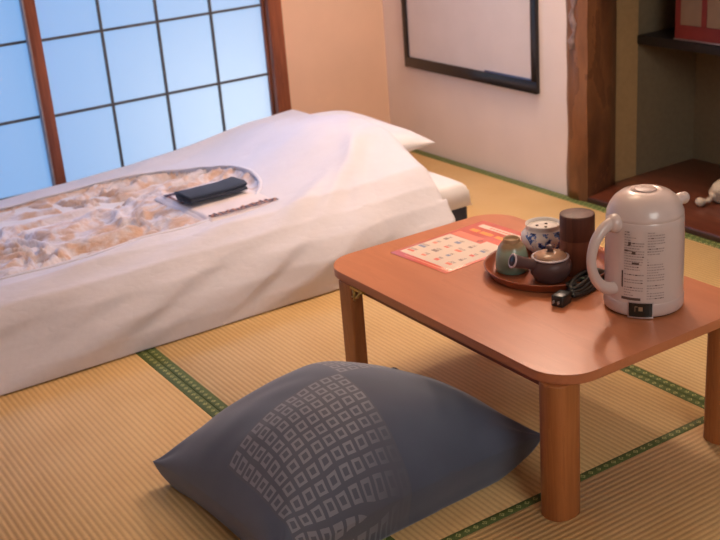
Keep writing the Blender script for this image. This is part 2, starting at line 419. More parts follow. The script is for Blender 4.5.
# shoji windows
def shoji(name, x0, x1, y, stile_l, stile_r, vx):
    f = MB()
    if stile_l: f.box(x0, x0+stile_l, y-0.015, y+0.015, 0.04, 1.74, 0.002)
    if stile_r: f.box(x1-stile_r, x1, y-0.015, y+0.015, 0.04, 1.74, 0.002)
    f.box(x0, x1, y-0.014, y+0.014, 0.04, 0.085, 0.002); f.box(x0, x1, y-0.014, y+0.014, 1.69, 1.74, 0.002)
    o = struct(f.build(name, M['frame_wood']))
    l = MB()
    for x in vx: l.box(x-0.0045, x+0.0045, y-0.010, y+0.002, 0.085, 1.69)
    for k in range(6):
        z_ = 0.125+0.278*k; l.box(x0+0.002, x1-0.002, y-0.009, y+0.002, z_-0.0045, z_+0.0045)
    l.build('muntins', M['muntin'], o)
    MB().box(x0+0.003, x1-0.003, y+0.003, y+0.005, 0.085, 0.96).build('pane', M['shoji'], o)
    MB().box(x0+0.003, x1-0.003, y+0.003, y+0.006, 0.96, 1.69).build('added_clear_pane', M['glass'], o)  # unseen clear upper pane, added to let the cool outside lamp in
    return o
o = shoji('window_1', 1.190, 2.146, WY+0.01, 0.042, 0.010, [1.463, 1.687, 1.912])
MB().box(1.184, 1.1905, WY-0.006, WY+0.024, 0.04, 1.74).build('stile_edge', M['stile_edge'], o)
shoji('window_2', 0.26, 1.235, WY+0.045, 0.042, 0.042, [0.52, 0.745, 0.965])
shoji('window_3', -0.72, 0.30, WY+0.01, 0.042, 0.042, [-0.46, -0.22, 0.02])
# low sliding panel in a black frame on the right wall
f = MB(); x0, x1 = WX-0.016, WX+0.002; y0, y1, z0, z1 = 3.062, 3.892, 0.358, 1.20; wd = 0.030
f.box(x0, x1, y0, y1, z0, z0+0.045, 0.002); f.box(x0, x1, y0, y1, z1-0.045, z1, 0.002)
f.box(x0, x1, y0, y0+wd, z0+0.045, z1-0.045, 0.002); f.box(x0, x1, y1-wd, y1, z0+0.045, z1-0.045, 0.002)
o = struct(f.build('window_4', M['black']))
MB().box(WX-0.008, WX+0.001, y0+wd, y1-wd, z0+0.045, z1-0.045).build('pane', M['panel'], o)
MB().box(WX-0.014, WX-0.008, y0+wd+0.002, y0+0.30, z0+0.045, z0+0.052, 0.001).build('lip_reflection', plain('blue_reflection', srgb(70, 88, 128), 0.2), o)  # blue reflection on the frame's inner lip, painted as a strip

# tatami mats
def mat_(x0, x1, y0, y1, along, label, b0=0.022, b1=0.022):
    g = 0.0006; cx, cy = (x0+x1)/2, (y0+y1)/2
    e = empty('tatami_mat', (cx, cy, -0.05), label, 'tatami mat', 'tatami mats covering the floor')
    hx, hy = (x1-x0)/2-g, (y1-y0)/2-g
    if along == 'Y':
        MB().box(-hx+b0, hx-b1, -hy, hy, 0, 0.05, 0.0012, seg=1).build('rush_surface', M['tatami_y'], e)
        MB().box(-hx, -hx+b0, -hy, hy, 0, 0.0502, 0.001, seg=1).build('cloth_border', M['heri_y'], e, origin=(-hx, 0, 0))
        MB().box(hx-b1, hx, -hy, hy, 0, 0.0502, 0.001, seg=1).build('cloth_border', M['heri_y'], e, origin=(hx-0.0222, 0, 0))
    else:
        MB().box(-hx, hx, -hy+b0, hy-b1, 0, 0.05, 0.0012, seg=1).build('rush_surface', M['tatami_x'], e)
        MB().box(-hx, hx, -hy, -hy+b0, 0, 0.0502, 0.001, seg=1).build('cloth_border', M['heri_x'], e, origin=(0, -hy, 0))
        MB().box(-hx, hx, hy-b1, hy, 0, 0.0502, 0.001, seg=1).build('cloth_border', M['heri_x'], e, origin=(0, hy-0.0222, 0))
mat_(0.105, 0.972, 1.515, 3.28, 'Y', 'straw tatami mat in the left foreground, left of the green border by the cushion', 0.022, 0.028)
mat_(0.972, 1.871, 1.515, 3.28, 'Y', 'straw tatami mat under the table and cushion, its green border left of the cushion', 0.028, 0.022)
mat_(1.871, 2.7165, 1.515, 4.05, 'Y', 'straw tatami mat along the pale right wall and the alcove', 0.022, 0.040)
mat_(0.98, 2.7165, 0.63, 1.515, 'X', 'shaded tatami mat in the bottom right corner, under the front table legs')
mat_(-0.78, 0.98, 0.63, 1.515, 'X', 'tatami mat at the bottom edge left of centre, nearest the viewer')
mat_(-0.78, 0.105, 1.515, 3.28, 'Y', 'tatami mat at the far left beside the bed')
mat_(0.105, 1.871, 3.28, 4.05, 'X', 'tatami mat hidden under the bed along the window')

# ------------------------------------------------------------------ bed
m_ = MB().box(0.05, 2.20, 2.84, 3.84, 0.0006, 0.125, 0.02, seg=4)
mt = m_.build('futon_mattress', M['navy_mattress'], origin=(1.1, 3.3, 0)); tag(mt, 'navy futon mattress under the white bedding, its corner bare by the table', 'mattress')
def sheet_f(u, v):
    Y = 2.835+1.01*v; X = 0.04+2.17*u
    z_ = 0.185
    e = min(1, min(v*1.01, (1-v)*1.01, (1-u)*2.17, u*2.17)/0.028); e = math.sqrt(1-(1-e)**2)
    z_ = 0.108+0.004*math.sin(v*9)+(z_-0.108)*e + noise.noise(Vector((X*4, Y*4, 0)))*0.006*e
    return Vector((X, Y, z_))
b = MB(); b.grid(300, 140, sheet_f)
sh = b.build('fitted_sheet', M['sheet'], norm=False); tag(sh, 'thick white under-sheet over the navy mattress, its corner past the quilt end', 'sheet')
solid(sh, 0.02, -1)

def pillow_mesh(lx, ly, th, k=0.12, nu=44, nv=44, zc=0.0, floor=None, wr=0.004, sd=0, p=0.55, pw=3.0):
    b = MB()
    def f(sgn):
        def g(a, c):
            u = a*2-1; v = c*2-1
            u = math.sin(u*PI/2); v = math.sin(v*PI/2)
            h = (max(0, (1-abs(u)**pw)*(1-abs(v)**pw)))**p*th/2
            x = u*lx/2*(1-k*(1-v*v)*abs(u)); y = v*ly/2*(1-k*(1-u*u)*abs(v))
            n_ = noise.noise(Vector((x*6+sd, y*6, sgn)))*wr + noise.noise(Vector((x*17+sd, y*17, sgn)))*wr*0.4
            z_ = zc+sgn*(h+n_*min(1, h/(0.2*th)))
            if floor is not None and z_ < floor: z_ = floor+(z_-floor)*0.02
            return Vector((x, y, z_))
        return g
    b.grid(nu, nv, f(1)); b.grid(nu, nv, f(-1))
    bmesh.ops.remove_doubles(b.bm, verts=b.bm.verts, dist=0.0003)
    return b
pl = pillow_mesh(0.46, 0.64, 0.115, 0.08, sd=3, zc=0.058, p=0.5).build('pillow', M['sheet'])
pl.location = (2.085, 3.48, 0.192); pl.rotation_euler = (0, math.radians(1), math.radians(-3))
tag(pl, 'white pillow poking out from under the quilt end towards the corner', 'pillow')

# quilt
QX0 = -0.25
def qend(Y): return 2.078+0.05*sst(2.8, 3.2, Y)+0.02*sst(3.2, 3.9, Y)
EX, EY, EA, EB = 0.90, 3.35, 0.75, 0.395
def ell(X, Y): return abs((X-EX)/EA)**2.6+abs((Y-EY)/EB)**2.6
prof = [(2.738, 0.004), (2.745, 0.05), (2.762, 0.105), (2.790, 0.16), (2.835, 0.205), (2.90, 0.233)]
def prof_at(s_):
    k = min(int(s_), len(prof)-2); f_ = s_-k; a, c = prof[k], prof[k+1]
    return a[0]+(c[0]-a[0])*f_, a[1]+(c[1]-a[1])*f_
def ridged(p): return 1-abs(noise.noise(p))*2
def quilt_pt(u, v):
    # v 0..0.25 near side, 0.25..0.92 top, 0.92..1 far side
    if v < 0.25: Y, z_ = prof_at(v/0.25*(len(prof)-1.001))
    elif v < 0.92: Y = 2.90+(v-0.25)/0.67*(3.84-2.90); z_ = 0.236
    else:
        a = (v-0.92)/0.08*PI/2; Y = 3.84+0.06*math.sin(a); z_ = 0.236-0.17*(1-math.cos(a))
    X1 = qend(Y); X = QX0+(X1-QX0)*u
    side = 1-sst(2.76, 2.84, Y); top = sst(2.80, 2.90, Y)*(1-sst(3.84, 3.88, Y))
    # overall sag towards the left, pillow under the right end
    z_ -= 0.030*(1-sst(0.9, 1.9, X))*sst(3.0, 3.8, Y)
    z_ -= 0.010*(1-sst(0.9, 1.6, X))*sst(2.86, 3.2, Y)
    bump = sst(1.50, 1.98, X)*sst(2.84, 3.25, Y)*(1-0.65*sst(3.3, 3.9, Y))
    z_ += 0.090*bump
    z_ += 0.018*sst(1.7, 1.95, X)*top
    # soft folds
    n1 = noise.noise(Vector((X*2.2+Y*1.5, Y*5-X*1.6, 1.3)))
    n2 = noise.noise(Vector((X*5+Y*2, Y*11-X*3.5, 4.1)))
    z_ += (n1*0.012+n2*0.005)*top
    if side > 0:
        hh = min(1, z_/0.1)
        Y += (noise.noise(Vector((X*3.2-z_*5, z_*3, 9)))*0.036+noise.noise(Vector((X*7-z_*16, z_*5, 2)))*0.018)*side*hh
        Y += noise.noise(Vector((X*2, 0, 31)))*0.008*side
        fr = 1-abs(noise.noise(Vector((X*1.7-z_*4.5, z_*1.2+3, 17))))*3.2
        if fr > 0: Y -= 0.016*fr*fr*side*hh
    # long diagonal crease near the right end of the near side and on the shoulder
    for cx_, cy_, dx_, dy_, am, wdt in ((1.62, 2.92, 0.83, 0.55, 0.022, 0.040), (1.80, 2.98, 0.75, 0.66, 0.020, 0.030), (1.30, 2.89, 0.95, 0.30, 0.012, 0.035), (1.92, 3.1, 0.5, 0.87, 0.012, 0.03), (0.95, 2.92, 0.97, 0.22, 0.010, 0.03)):
        t1 = (X-cx_)*dx_+(Y-cy_)*dy_; t2 = -(X-cx_)*dy_+(Y-cy_)*dx_
        z_ += am*math.exp(-(t2/wdt)**2)*math.exp(-(t1/0.28)**2)*top
    # the crumpled cloth seen through the oval opening
    e = ell(X, Y); ins = 1-sst(0.86, 0.98, e)
    if ins > 0 and top > 0.5:
        flat = math.exp(-(((X-1.435)/0.17)**4+((Y-3.165)/0.22)**4))
        p3 = Vector((X*7.5+2*noise.noise(Vector((X*4, Y*4, 0))), Y*9, 3.3))
        wr = (ridged(p3)-0.7)*0.044+(ridged(p3*2.1)-0.7)*0.020+noise.noise(p3*4.2)*0.004
        z_ += (wr-0.012)*ins*(1-flat)
        z_ = z_*(1-flat*ins)+(0.226)*flat*ins
    # end of the quilt rolls down onto the sheet or hangs at the side
    de = (X1-X)
    if de < 0.05:
        q = 1-de/0.05; drop = 0.035*(1-math.sqrt(max(0, 1-q*q)))
        if side < 0.5: z_ -= drop
        Y += 0.012*q*q*side
    if z_ < 0.003: z_ = 0.003
    return Vector((X, Y, z_))
def Qxy(u, v):
    p_ = quilt_pt(u, v); return p_.x, p_.y
NU, NV = 300, 190
inside = lambda u, v: 0.27 < v < 0.91 and ell(*Qxy(u, v)) < 0.94
b = MB(); b.grid(NU, NV, quilt_pt, keep=lambda u, v: not inside(u, v))
quilt = b.build('quilt', M['white_quilt'], norm=False); solid(quilt, 0.012, -1)
tag(quilt, 'puffy white quilt spread over the low bed beside the paper windows', 'quilt')
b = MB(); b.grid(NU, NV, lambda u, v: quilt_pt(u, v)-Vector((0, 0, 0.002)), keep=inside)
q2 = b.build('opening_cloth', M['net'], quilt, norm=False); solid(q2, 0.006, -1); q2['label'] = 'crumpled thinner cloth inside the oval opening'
# hem around the opening: find surface height on the ellipse
def qz(X, Y):
    v = 0.25+0.67*(Y-2.90)/(3.84-2.90); u = (X-QX0)/(qend(Y)-QX0); return quilt_pt(u, v).z
hem = []
for k in range(160):
    a = 2*PI*k/160; ca, sa = math.cos(a), math.sin(a); X = EX+EA*0.985*abs(ca)**(2/2.6)*(1 if ca > 0 else -1); Y = EY+EB*0.985*abs(sa)**(2/2.6)*(1 if sa > 0 else -1); hem.append((X, Y, qz(X, Y)+0.001))
MB().tube(hem, 0.007, 8, closed=True, flat=0.6).build('opening_hem', M['white_quilt'], quilt)

# folded yukata and obi on the quilt
YR = math.radians(2)
yk = empty('folded_yukata', (1.440, 3.165, 0.222), 'folded pale cotton robe with indigo print lying on the quilt opening', 'robe', rz=YR)
def fold_layer(w, d, z0, th, sd, curl=0.0):
    b = MB()
    def g(u, v):
        x = (u-.5)*w; y = (v-.5)*d
        ed = min(u, 1-u, v, 1-v); rr = math.sqrt(max(0, 1-(1-min(1, ed/0.06))**2))
        return Vector((x+0.004*noise.noise(Vector((x*20, y*20, sd))), y+0.004*noise.noise(Vector((y*20, x*20, sd+4))), z0+th*rr+noise.noise(Vector((x*12, y*12, sd)))*0.004))
    b.grid(40, 40, g)
    b.grid(40, 40, lambda u, v: Vector(((u-.5)*w, (v-.5)*d, z0)))
    bmesh.ops.remove_doubles(b.bm, verts=b.bm.verts, dist=0.0005); return b
fold_layer(0.27, 0.40, 0.0, 0.010, 1).build('robe_back', M['yukata'], yk)
fold_layer(0.25, 0.37, 0.008, 0.010, 5).build('robe_front', M['yukata'], yk)
b = MB()
for k in range(26):                                  # printed border along the near fold
    x = -0.115+k*0.0092; h_ = random.uniform(0.022, 0.036)
    z_ = 0.0215; y = -0.178+0.002*math.sin(k)
    m = M['ink'] if k % 3 else M['ink_brown']
    b.box(x, x+0.005, y, y+h_*0.5, z_, z_+0.0012, 0, m); b.box(x-0.001, x+0.006, y+h_*0.6, y+h_, z_, z_+0.0012, 0, M['ink_brown'] if k % 2 else M['ink'])
b.build('printed_border', None, yk); b = MB()
for k in range(16):                                  # second line of print on the far part
    x = -0.12+k*0.009; b.box(x, x+0.006, 0.128+0.001*(k % 3), 0.152, 0.0205, 0.0217, 0, M['ink'])
b.build('printed_band', None, yk); b = MB()
for k in range(11):
    y = 0.02+k*0.011; b.box(-0.118, -0.108, y, y+0.006, 0.0205, 0.0217, 0, M['ink_brown'] if k % 2 else M['ink'])

b.build('printed_line', None, yk)
ob = empty('obi_sash', (1.428, 3.182, 0.249), 'dark navy sash folded into a flat bundle on the robe', 'sash', rz=math.radians(3))
def obi_layer(z0, w, d, sd, dip):
    b = MB(); n = 30; pts = []
    def g(u, v):
        x = (u-.5)*w; y = (v-.5)*d
        a = v*2*PI
        yy = d/2*(abs(math.cos(a))**0.5)*(1 if math.cos(a) > 0 else -1); zz = 0.0075*(abs(math.sin(a))**0.7)*(1 if math.sin(a) > 0 else -1)
        zz += -dip*math.cos((u-.5)*PI)+noise.noise(Vector((x*15, yy*10, sd)))*0.003
        return Vector((x+0.006*noise.noise(Vector((yy*25, sd, 0)))*(1 if u > .5 else -1), yy+0.004*noise.noise(Vector((x*14, sd, 2))), z0+zz))
    b.grid(30, 28, g); bmesh.ops.remove_doubles(b.bm, verts=b.bm.verts, dist=0.0003)
    for e_ in [e_ for e_ in b.bm.edges if e_.is_boundary]: pass
    bmesh.ops.holes_fill(b.bm, edges=[e_ for e_ in b.bm.edges if e_.is_boundary], sides=0)
    return b
obi_layer(0.0085, 0.208, 0.112, 1, 0.0).build('lower_fold', M['obi'], ob)
obi_layer(0.0215, 0.212, 0.104, 8, 0.003).build('upper_fold', M['obi'], ob)

# ------------------------------------------------------------------ table
TX0, TX1, TY0, TY1 = 1.274, 1.832, 1.388, 2.250
tb = empty('low_table', (1.54, 1.82, 0), 'low reddish-brown wooden table with rounded corners standing on the tatami', 'table')
tl = lambda x, y: (x-1.54, y-1.82)
b = MB(); b.prism(rrect(TX0-1.54, TX1-1.54, TY0-1.82, TY1-1.82, 0.088, 12), 0.299, 0.320, bev=0.006)
o = b.build('tabletop', M['table'], tb)
for f_ in o.data.polygons: f_.use_smooth = abs(f_.normal.z) < 0.98
def leg(x0, x1, y0, y1, r=0.026, lean=(0, 0)):
    b = MB(); b.prism(rrect(x0-1.54, x1-1.54, y0-1.82, y1-1.82, r, 8), 0.0, 0.299, bev=0.002)
    for v_ in b.bm.verts: k_ = 1-v_.co.z/0.299; v_.co.x += lean[0]*k_; v_.co.y += lean[1]*k_
    o = b.build('leg', M['leg'], tb)
    for f_ in o.data.polygons: f_.use_smooth = abs(f_.normal.z) < 0.5
leg(1.274, 1.352, 1.404, 1.470, 0.03); leg(1.742, 1.806, 1.402, 1.456, 0.018)
leg(1.270, 1.304, 2.108, 2.166, 0.006, (0.022, 0.035)); leg(1.725, 1.785, 2.112, 2.190, 0.012)
for xa in (1.30, 1.74): MB().box(xa-1.54, xa+0.01-1.54, 1.46-1.82, 2.13-1.82, 0.272, 0.299).build('apron', M['table_edge'], tb)
b = MB(); b.tube([(1.275-1.54, 2.105-1.82, 0.296), (1.272-1.54, 2.095-1.82, 0.275), (1.279-1.54, 2.110-1.82, 0.262)], 0.004, 8); b.box(1.27-1.54, 1.30-1.54, 2.06-1.82, 2.112-1.82, 0.293, 0.299)
b.tube([(1.272-1.54, 2.07-1.82, 0.295), (1.272-1.54, 2.085-1.82, 0.277), (1.276-1.54, 2.115-1.82, 0.270)], 0.003, 8)
b.build('folding_hinge', M['brass'], tb)

# leaflet
TZ = 0.320
lf = empty('leaflet', (1.602, 2.088, TZ), 'red and white printed leaflet lying flat on the table behind the tray', 'leaflet', rz=math.radians(4.0))
HL, HW = 0.158, 0.104
MB().box(-HL, HL, -HW, HW, 0, 0.0012, 0.0003, seg=1).build('paper_sheet', M['leaf_red'], lf)
MB().box(-HL+0.022, 0.03, -HW+0.010, HW-0.010, 0.0012, 0.0014).box(0.03, 0.052, -HW+0.010, -0.02, 0.0012, 0.0014).build('white_panel', M['leaf_white'], lf)
MB().box(0.034, 0.062, 0.0, HW-0.012, 0.0012, 0.0014).build('pink_heading', M['leaf_pink'], lf)
MB().box(-HL+0.010, -HL+0.014, -HW+0.010, HW-0.04, 0.0012, 0.0014).build('pink_line', M['leaf_pink'], lf)
b = MB()
for y0_, y1_ in ((0.050, 0.078), (0.0, 0.042), (-0.05, -0.012)): b.box(0.083, 0.098, y0_, y1_, 0.0012, 0.0014)
b.build('orange_lettering', M['leaf_orange'], lf)
MB().box(0.116, 0.136, -0.075, 0.082, 0.0012, 0.0014).build('title_strip', M['leaf_white'], lf)
random.seed(11)
for i in range(4):
    for j in range(4):
        x = -0.118+i*0.037; y = -0.072+j*0.046
        mm = [M['leaf_pink'], M['leaf_blue'], M['leaf_red'], M['grey_print']][(i*3+j*2) % 4]
        w_ = random.uniform(0.008, 0.015); h_ = random.uniform(0.012, 0.024)
        b = MB(); b.box(x, x+w_, y, y+h_, 0.0014, 0.0015, 0, mm)
        for q in range(3): b.box(x+w_+0.003+q*0.003, x+w_+0.0045+q*0.003, y, y+h_*random.uniform(.6, 1.2), 0.0014, 0.0015, 0, M['grey_print'])
        b.build('printed_picture', None, lf)
b = MB()
for q in range(9): b.box(0.122, 0.130, -0.05+q*0.011, -0.043+q*0.011, 0.0014, 0.0015, 0, M['leaf_pink'])
b.build('title_lettering', None, lf); b = MB()
for q in range(8):
    a = q*PI/4; b.box(0.043+0.006*math.cos(a), 0.045+0.006*math.cos(a), -0.005+0.006*math.sin(a), -0.003+0.006*math.sin(a), 0.0014, 0.0016, 0, M['ink'])
b.build('printed_emblem', None, lf)

# tray and tea things
TC = (1.632, 1.822)
b = MB(); b.lathe([(0, 0.002), (0.118, 0.002), (0.128, 0.0), (0.136, 0.006), (0.144, 0.021), (0.1465, 0.0235), (0.1435, 0.024), (0.139, 0.019), (0.131, 0.010), (0.122, 0.0075), (0, 0.0075)], seg=72)
tr_ = b.build('round_tray', M['tray'], origin=(0, 0, 0)); tr_.location = (TC[0], TC[1], TZ)
tag(tr_, 'round reddish wooden tray holding the tea things on the table', 'tray')
FZ = TZ+0.0078
# upturned green cup
cup = empty('tea_cup', (1.568, 1.872, FZ), 'upturned pale green tea cup with bare clay foot at the left of the tray', 'cup'); cup.scale = (0.95, 0.95, 1.10)
b = MB(); b.lathe([(0.0375, 0.0), (0.0395, 0.002), (0.0405, 0.012), (0.0385, 0.034), (0.033, 0.052), (0.025, 0.0615), (0.0215, 0.063)], m=M['green_glaze'])
b.lathe([(0.0375, 0.0), (0.036, 0.003), (0.0365, 0.03), (0.028, 0.052), (0, 0.056)], m=M['green_glaze']); b.build('cup_body', M['green_glaze'], cup)
b = MB(); b.lathe([(0.0215, 0.0625), (0.0205, 0.070), (0.019, 0.0715), (0.0165, 0.0705), (0.0155, 0.066), (0, 0.065)]); b.build('foot_ring', M['clay'], cup)
# teapot
TPX, TPY = 1.592, 1.768
tp = empty('teapot', (TPX, TPY, FZ), 'small dark brown stoneware teapot with a pale-rimmed lid at the front of the tray', 'teapot')
b = MB(); b.lathe([(0, 0.0), (0.032, 0.0), (0.036, 0.004), (0.044, 0.018), (0.0475, 0.032), (0.0465, 0.042), (0.041, 0.050), (0.036, 0.053), (0.034, 0.052), (0.036, 0.046), (0.03, 0.03), (0, 0.02)])
b.build('pot_body', M['pot'], tp)
MB().lathe([(0.0385, 0.0525), (0.0415, 0.0535), (0.0425, 0.0555), (0.041, 0.0570), (0.037, 0.0568), (0.036, 0.055)]).build('lid_rim', M['pot_rim'], tp)
ld = MB().lathe([(0.0, 0.054), (0.037, 0.0545), (0.0372, 0.0575), (0.030, 0.063), (0.018, 0.0675), (0.0, 0.069)]).build('lid', M['pot_lid'], tp)
MB().lathe([(0, 0.067), (0.007, 0.068), (0.006, 0.071), (0.010, 0.0755), (0.0095, 0.080), (0.004, 0.083), (0, 0.0832)]).build('knob', M['pot'], ld)
vw = Vector((-TPX, -TPY, 0)).normalized(); lf_ = Vector((-vw.y, vw.x, 0)); lf_ = lf_ if lf_.x < 0 else -lf_
hd = (lf_*0.86+vw*0.46+Vector((0, 0, 0.36))).normalized()
h0 = hd*0.032+Vector((0, 0, 0.028))
b = MB(); b.tube([h0, h0+hd*0.022, h0+hd*0.044, h0+hd*0.064, h0+hd*0.068], [0.0150, 0.0130, 0.0135, 0.0160, 0.0165], 24)
hn = b.build('side_handle', M['pot'], tp)
rm = hd.to_track_quat('Z', 'Y').to_matrix().to_4x4(); rm.translation = h0+hd*0.0675
MB().lathe([(0.0132, -0.002), (0.0165, -0.0015), (0.0168, 0.001), (0.0147, 0.0022), (0.0125, 0.0012)], seg=28, mat=rm).build('handle_rim', M['pot_rim'], hn)
MB().lathe([(0, 0.0009), (0.0132, 0.0009), (0.0132, 0.0004)], seg=28, mat=rm).build('handle_hollow', M['spot'], hn)
hb = (-lf_*0.5-vw*0.8).normalized()
MB().tube([hb*0.040+Vector((0, 0, 0.030)), hb*0.056+Vector((0, 0, 0.040)), hb*0.064+Vector((0, 0, 0.050))], [0.012, 0.0085, 0.007], 14).build('spout', M['pot'], tp)
# blue and white jar with a holed top
jr = empty('porcelain_jar', (1.700, 1.912, FZ), 'white porcelain jar painted with blue flowers, with a pierced top, behind the teapot', 'jar')
MB().lathe([(0, 0), (0.030, 0.0), (0.032, 0.004), (0.046, 0.018), (0.0535, 0.034), (0.052, 0.048), (0.044, 0.057), (0.0405, 0.060)]).build('jar_body', M['blue_white'], jr)
MB().lathe([(0.0405, 0.0595), (0.0400, 0.064), (0.0425, 0.0705), (0.0420, 0.0725), (0.0395, 0.072), (0.0375, 0.066), (0.036, 0.0645)]).build('rim', M['white_glaze'], jr)
ld = MB().lathe([(0.037, 0.0640), (0.037, 0.066), (0.025, 0.0655), (0.0, 0.0645)]).build('pierced_lid', M['white_glaze'], jr)
b = MB()
for k in range(3):
    a = k*2*PI/3+0.3; b.lathe([(0, 0.0668), (0.0035, 0.0666), (0.0036, 0.0655)], cx=0.014*math.cos(a), cy=0.014*math.sin(a), seg=12)
b.build('holes', M['hole'], ld)
# tea caddy
cd = empty('tea_caddy', (1.668, 1.762, FZ), 'tall brown cherry-bark tea caddy at the right of the tray', 'tea caddy')
MB().lathe([(0, 0), (0.0375, 0.0), (0.0385, 0.001), (0.0385, 0.082)]).build('caddy_body', M['bark'], cd)
MB().lathe([(0.0385, 0.0825), (0.0393, 0.0835), (0.0393, 0.137), (0.0385, 0.1395), (0.036, 0.1405), (0, 0.141)]).build('caddy_lid', M['bark_dark'], cd)

# ------------------------------------------------------------------ electric kettle
KX, KY = 1.652, 1.545
kt = empty('electric_kettle', (KX, KY, TZ), 'pale cream electric kettle with a domed lid and loop handle on the table', 'kettle'); kt.scale = (0.92, 0.92, 1.02)
MB().lathe([(0, 0), (0.080, 0), (0.084, 0.002), (0.0855, 0.006)]).build('foot', M['badge'], kt)
MB().lathe([(0.0855, 0.004), (0.0885, 0.006), (0.0900, 0.012), (0.0900, 0.030), (0.0885, 0.0325)], seg=72).build('base', M['kettle_base'], kt)
MB().lathe([(0.0885, 0.0325), (0.0882, 0.036), (0.0878, 0.12), (0.0868, 0.186), (0.0862, 0.198), (0.0845, 0.2015)], seg=72).build('body', M['kettle'], kt)
ld = MB().lathe([(0.0840, 0.2005), (0.0855, 0.203), (0.0850, 0.208), (0.079, 0.222), (0.068, 0.236), (0.054, 0.2455), (0.037, 0.2505), (0.031, 0.2512), (0.029, 0.250), (0, 0.2505)], seg=72).build('lid', M['kettle'], kt)
MB().lathe([(0, 0.2495), (0.024, 0.2495), (0.0245, 0.2520), (0.021, 0.2532), (0, 0.2535)]).build('lid_button', M['kettle_base'], ld)
vdir = Vector((-KX, -KY, 0)).normalized()                # towards the viewer
hdir = Matrix.Rotation(math.radians(-48), 3, 'Z') @ vdir  # handle side (left in view, a little forward)
def P(d, r, z_): return Vector((d.x*r, d.y*r, z_))
pts = [P(hdir, 0.070, 0.196), P(hdir, 0.092, 0.199), P(hdir, 0.118, 0.190), P(hdir, 0.141, 0.168), P(hdir, 0.152, 0.134), P(hdir, 0.146, 0.100), P(hdir, 0.128, 0.074), P(hdir, 0.105, 0.060), P(hdir, 0.080, 0.056)]
# smooth the path
def smooth_path(pts, n=6):
    out = []
    for i in range(len(pts)-1):
        p0 = pts[max(i-1, 0)]; p1 = pts[i]; p2 = pts[i+1]; p3 = pts[min(i+2, len(pts)-1)]
        for k in range(n):
            t_ = k/n
            out.append(0.5*((2*p1)+(-p0+p2)*t_+(2*p0-5*p1+4*p2-p3)*t_*t_+(-p0+3*p1-3*p2+p3)*t_**3))
    out.append(pts[-1]); return out
sp = smooth_path(pts); MB().tube(sp, [0.0108+0.003*abs(i/len(sp)-0.5)*2 for i in range(len(sp))], 16).build('handle', M['kettle'], kt)
MB().ball(P(hdir, 0.086, 0.196), 0.022, sc=(1, 1, 0.9)).build('handle_hinge', M['kettle'], kt)
sdir = Matrix.Rotation(math.radians(112), 3, 'Z') @ vdir
sp = smooth_path([P(sdir, 0.055, 0.214), P(sdir, 0.075, 0.219), P(sdir, 0.084, 0.223), P(sdir, 0.091, 0.223)], 4)
MB().tube(sp, [0.019-0.007*i/len(sp) for i in range(len(sp))], 16, flat=0.8).ball(P(sdir, 0.091, 0.223), 0.0125).build('spout', M['kettle'], kt)
# printed text block, wrapped on the body, fronts the viewer
def wrap(b, R_, a0, a1, z0, z1, m, off=0.0006):
    n_ = max(1, int(abs(a1-a0)/0.08)); sx = Vector((-vdir.y, vdir.x, 0))
    def pt(a, z_): 
        d = vdir*math.cos(a)+sx*math.sin(a); return Vector((d.x*(R_+off), d.y*(R_+off), z_))
    for k in range(n_):
        p, q = a0+(a1-a0)*k/n_, a0+(a1-a0)*(k+1)/n_
        b.quad([pt(p, z0), pt(q, z0), pt(q, z1), pt(p, z1)], m)
b = MB(); random.seed(5)
for r_ in range(26):
    z_ = 0.184-r_*0.0056
    for c0_, c1_ in ((-0.50, 0.00), (0.08, 0.52)):
        a = c0_
        if random.random() < 0.12: continue
        while a < c1_-0.03:
            l_ = random.uniform(0.02, 0.07)
            e_ = min(a+l_, c1_)
            wrap(b, 0.088, a, e_, z_, z_+0.0021, M['grey_print'] if random.random() < 0.9 else M['dark_print']); a = e_+0.014
            if random.random() < 0.06: break
for (a, z_, w_, h_) in ((-0.40, 0.158, 0.07, 0.007), (-0.30, 0.139, 0.09, 0.006), (-0.50, 0.144, 0.10, 0.004), (-0.30, 0.118, 0.18, 0.004)): wrap(b, 0.088, a, a+w_, z_, z_+h_, M['dark_print'], 0.0008)
wrap(b, 0.088, -0.57, -0.53, 0.066, 0.102, M['dark_print'], 0.0008); wrap(b, 0.088, -0.57, -0.07, 0.040, 0.046, M['dark_print'], 0.0008)
b.build('printed_instructions', None, kt)
b = MB(); wrap(b, 0.09, -0.38, 0.25, 0.0025, 0.0375, M['silver'], 0.0010); wrap(b, 0.09, -0.35, 0.22, 0.006, 0.0355, M['badge'], 0.0016)
bd = b.build('badge', None, kt)
b = MB(); wrap(b, 0.09, -0.20, -0.13, 0.0275, 0.0290, M['gold'], 0.0022); wrap(b, 0.09, -0.20, -0.185, 0.0175, 0.0290, M['gold'], 0.0022)
wrap(b, 0.09, -0.11, -0.01, 0.0190, 0.0280, M['gold'], 0.0022)
b.build('badge_mark', None, bd)

# bundled black power cord between tray and kettle
pc = empty('power_cord', (1.60, 1.69, TZ), 'bundled black power cord with its plug, lying between tray and kettle', 'power cord')
cdir = Vector((0.87, 0.28, 0)).normalized(); cs = Vector((-cdir.y, cdir.x, 0)); A0 = Vector((-0.075, -0.030, 0))
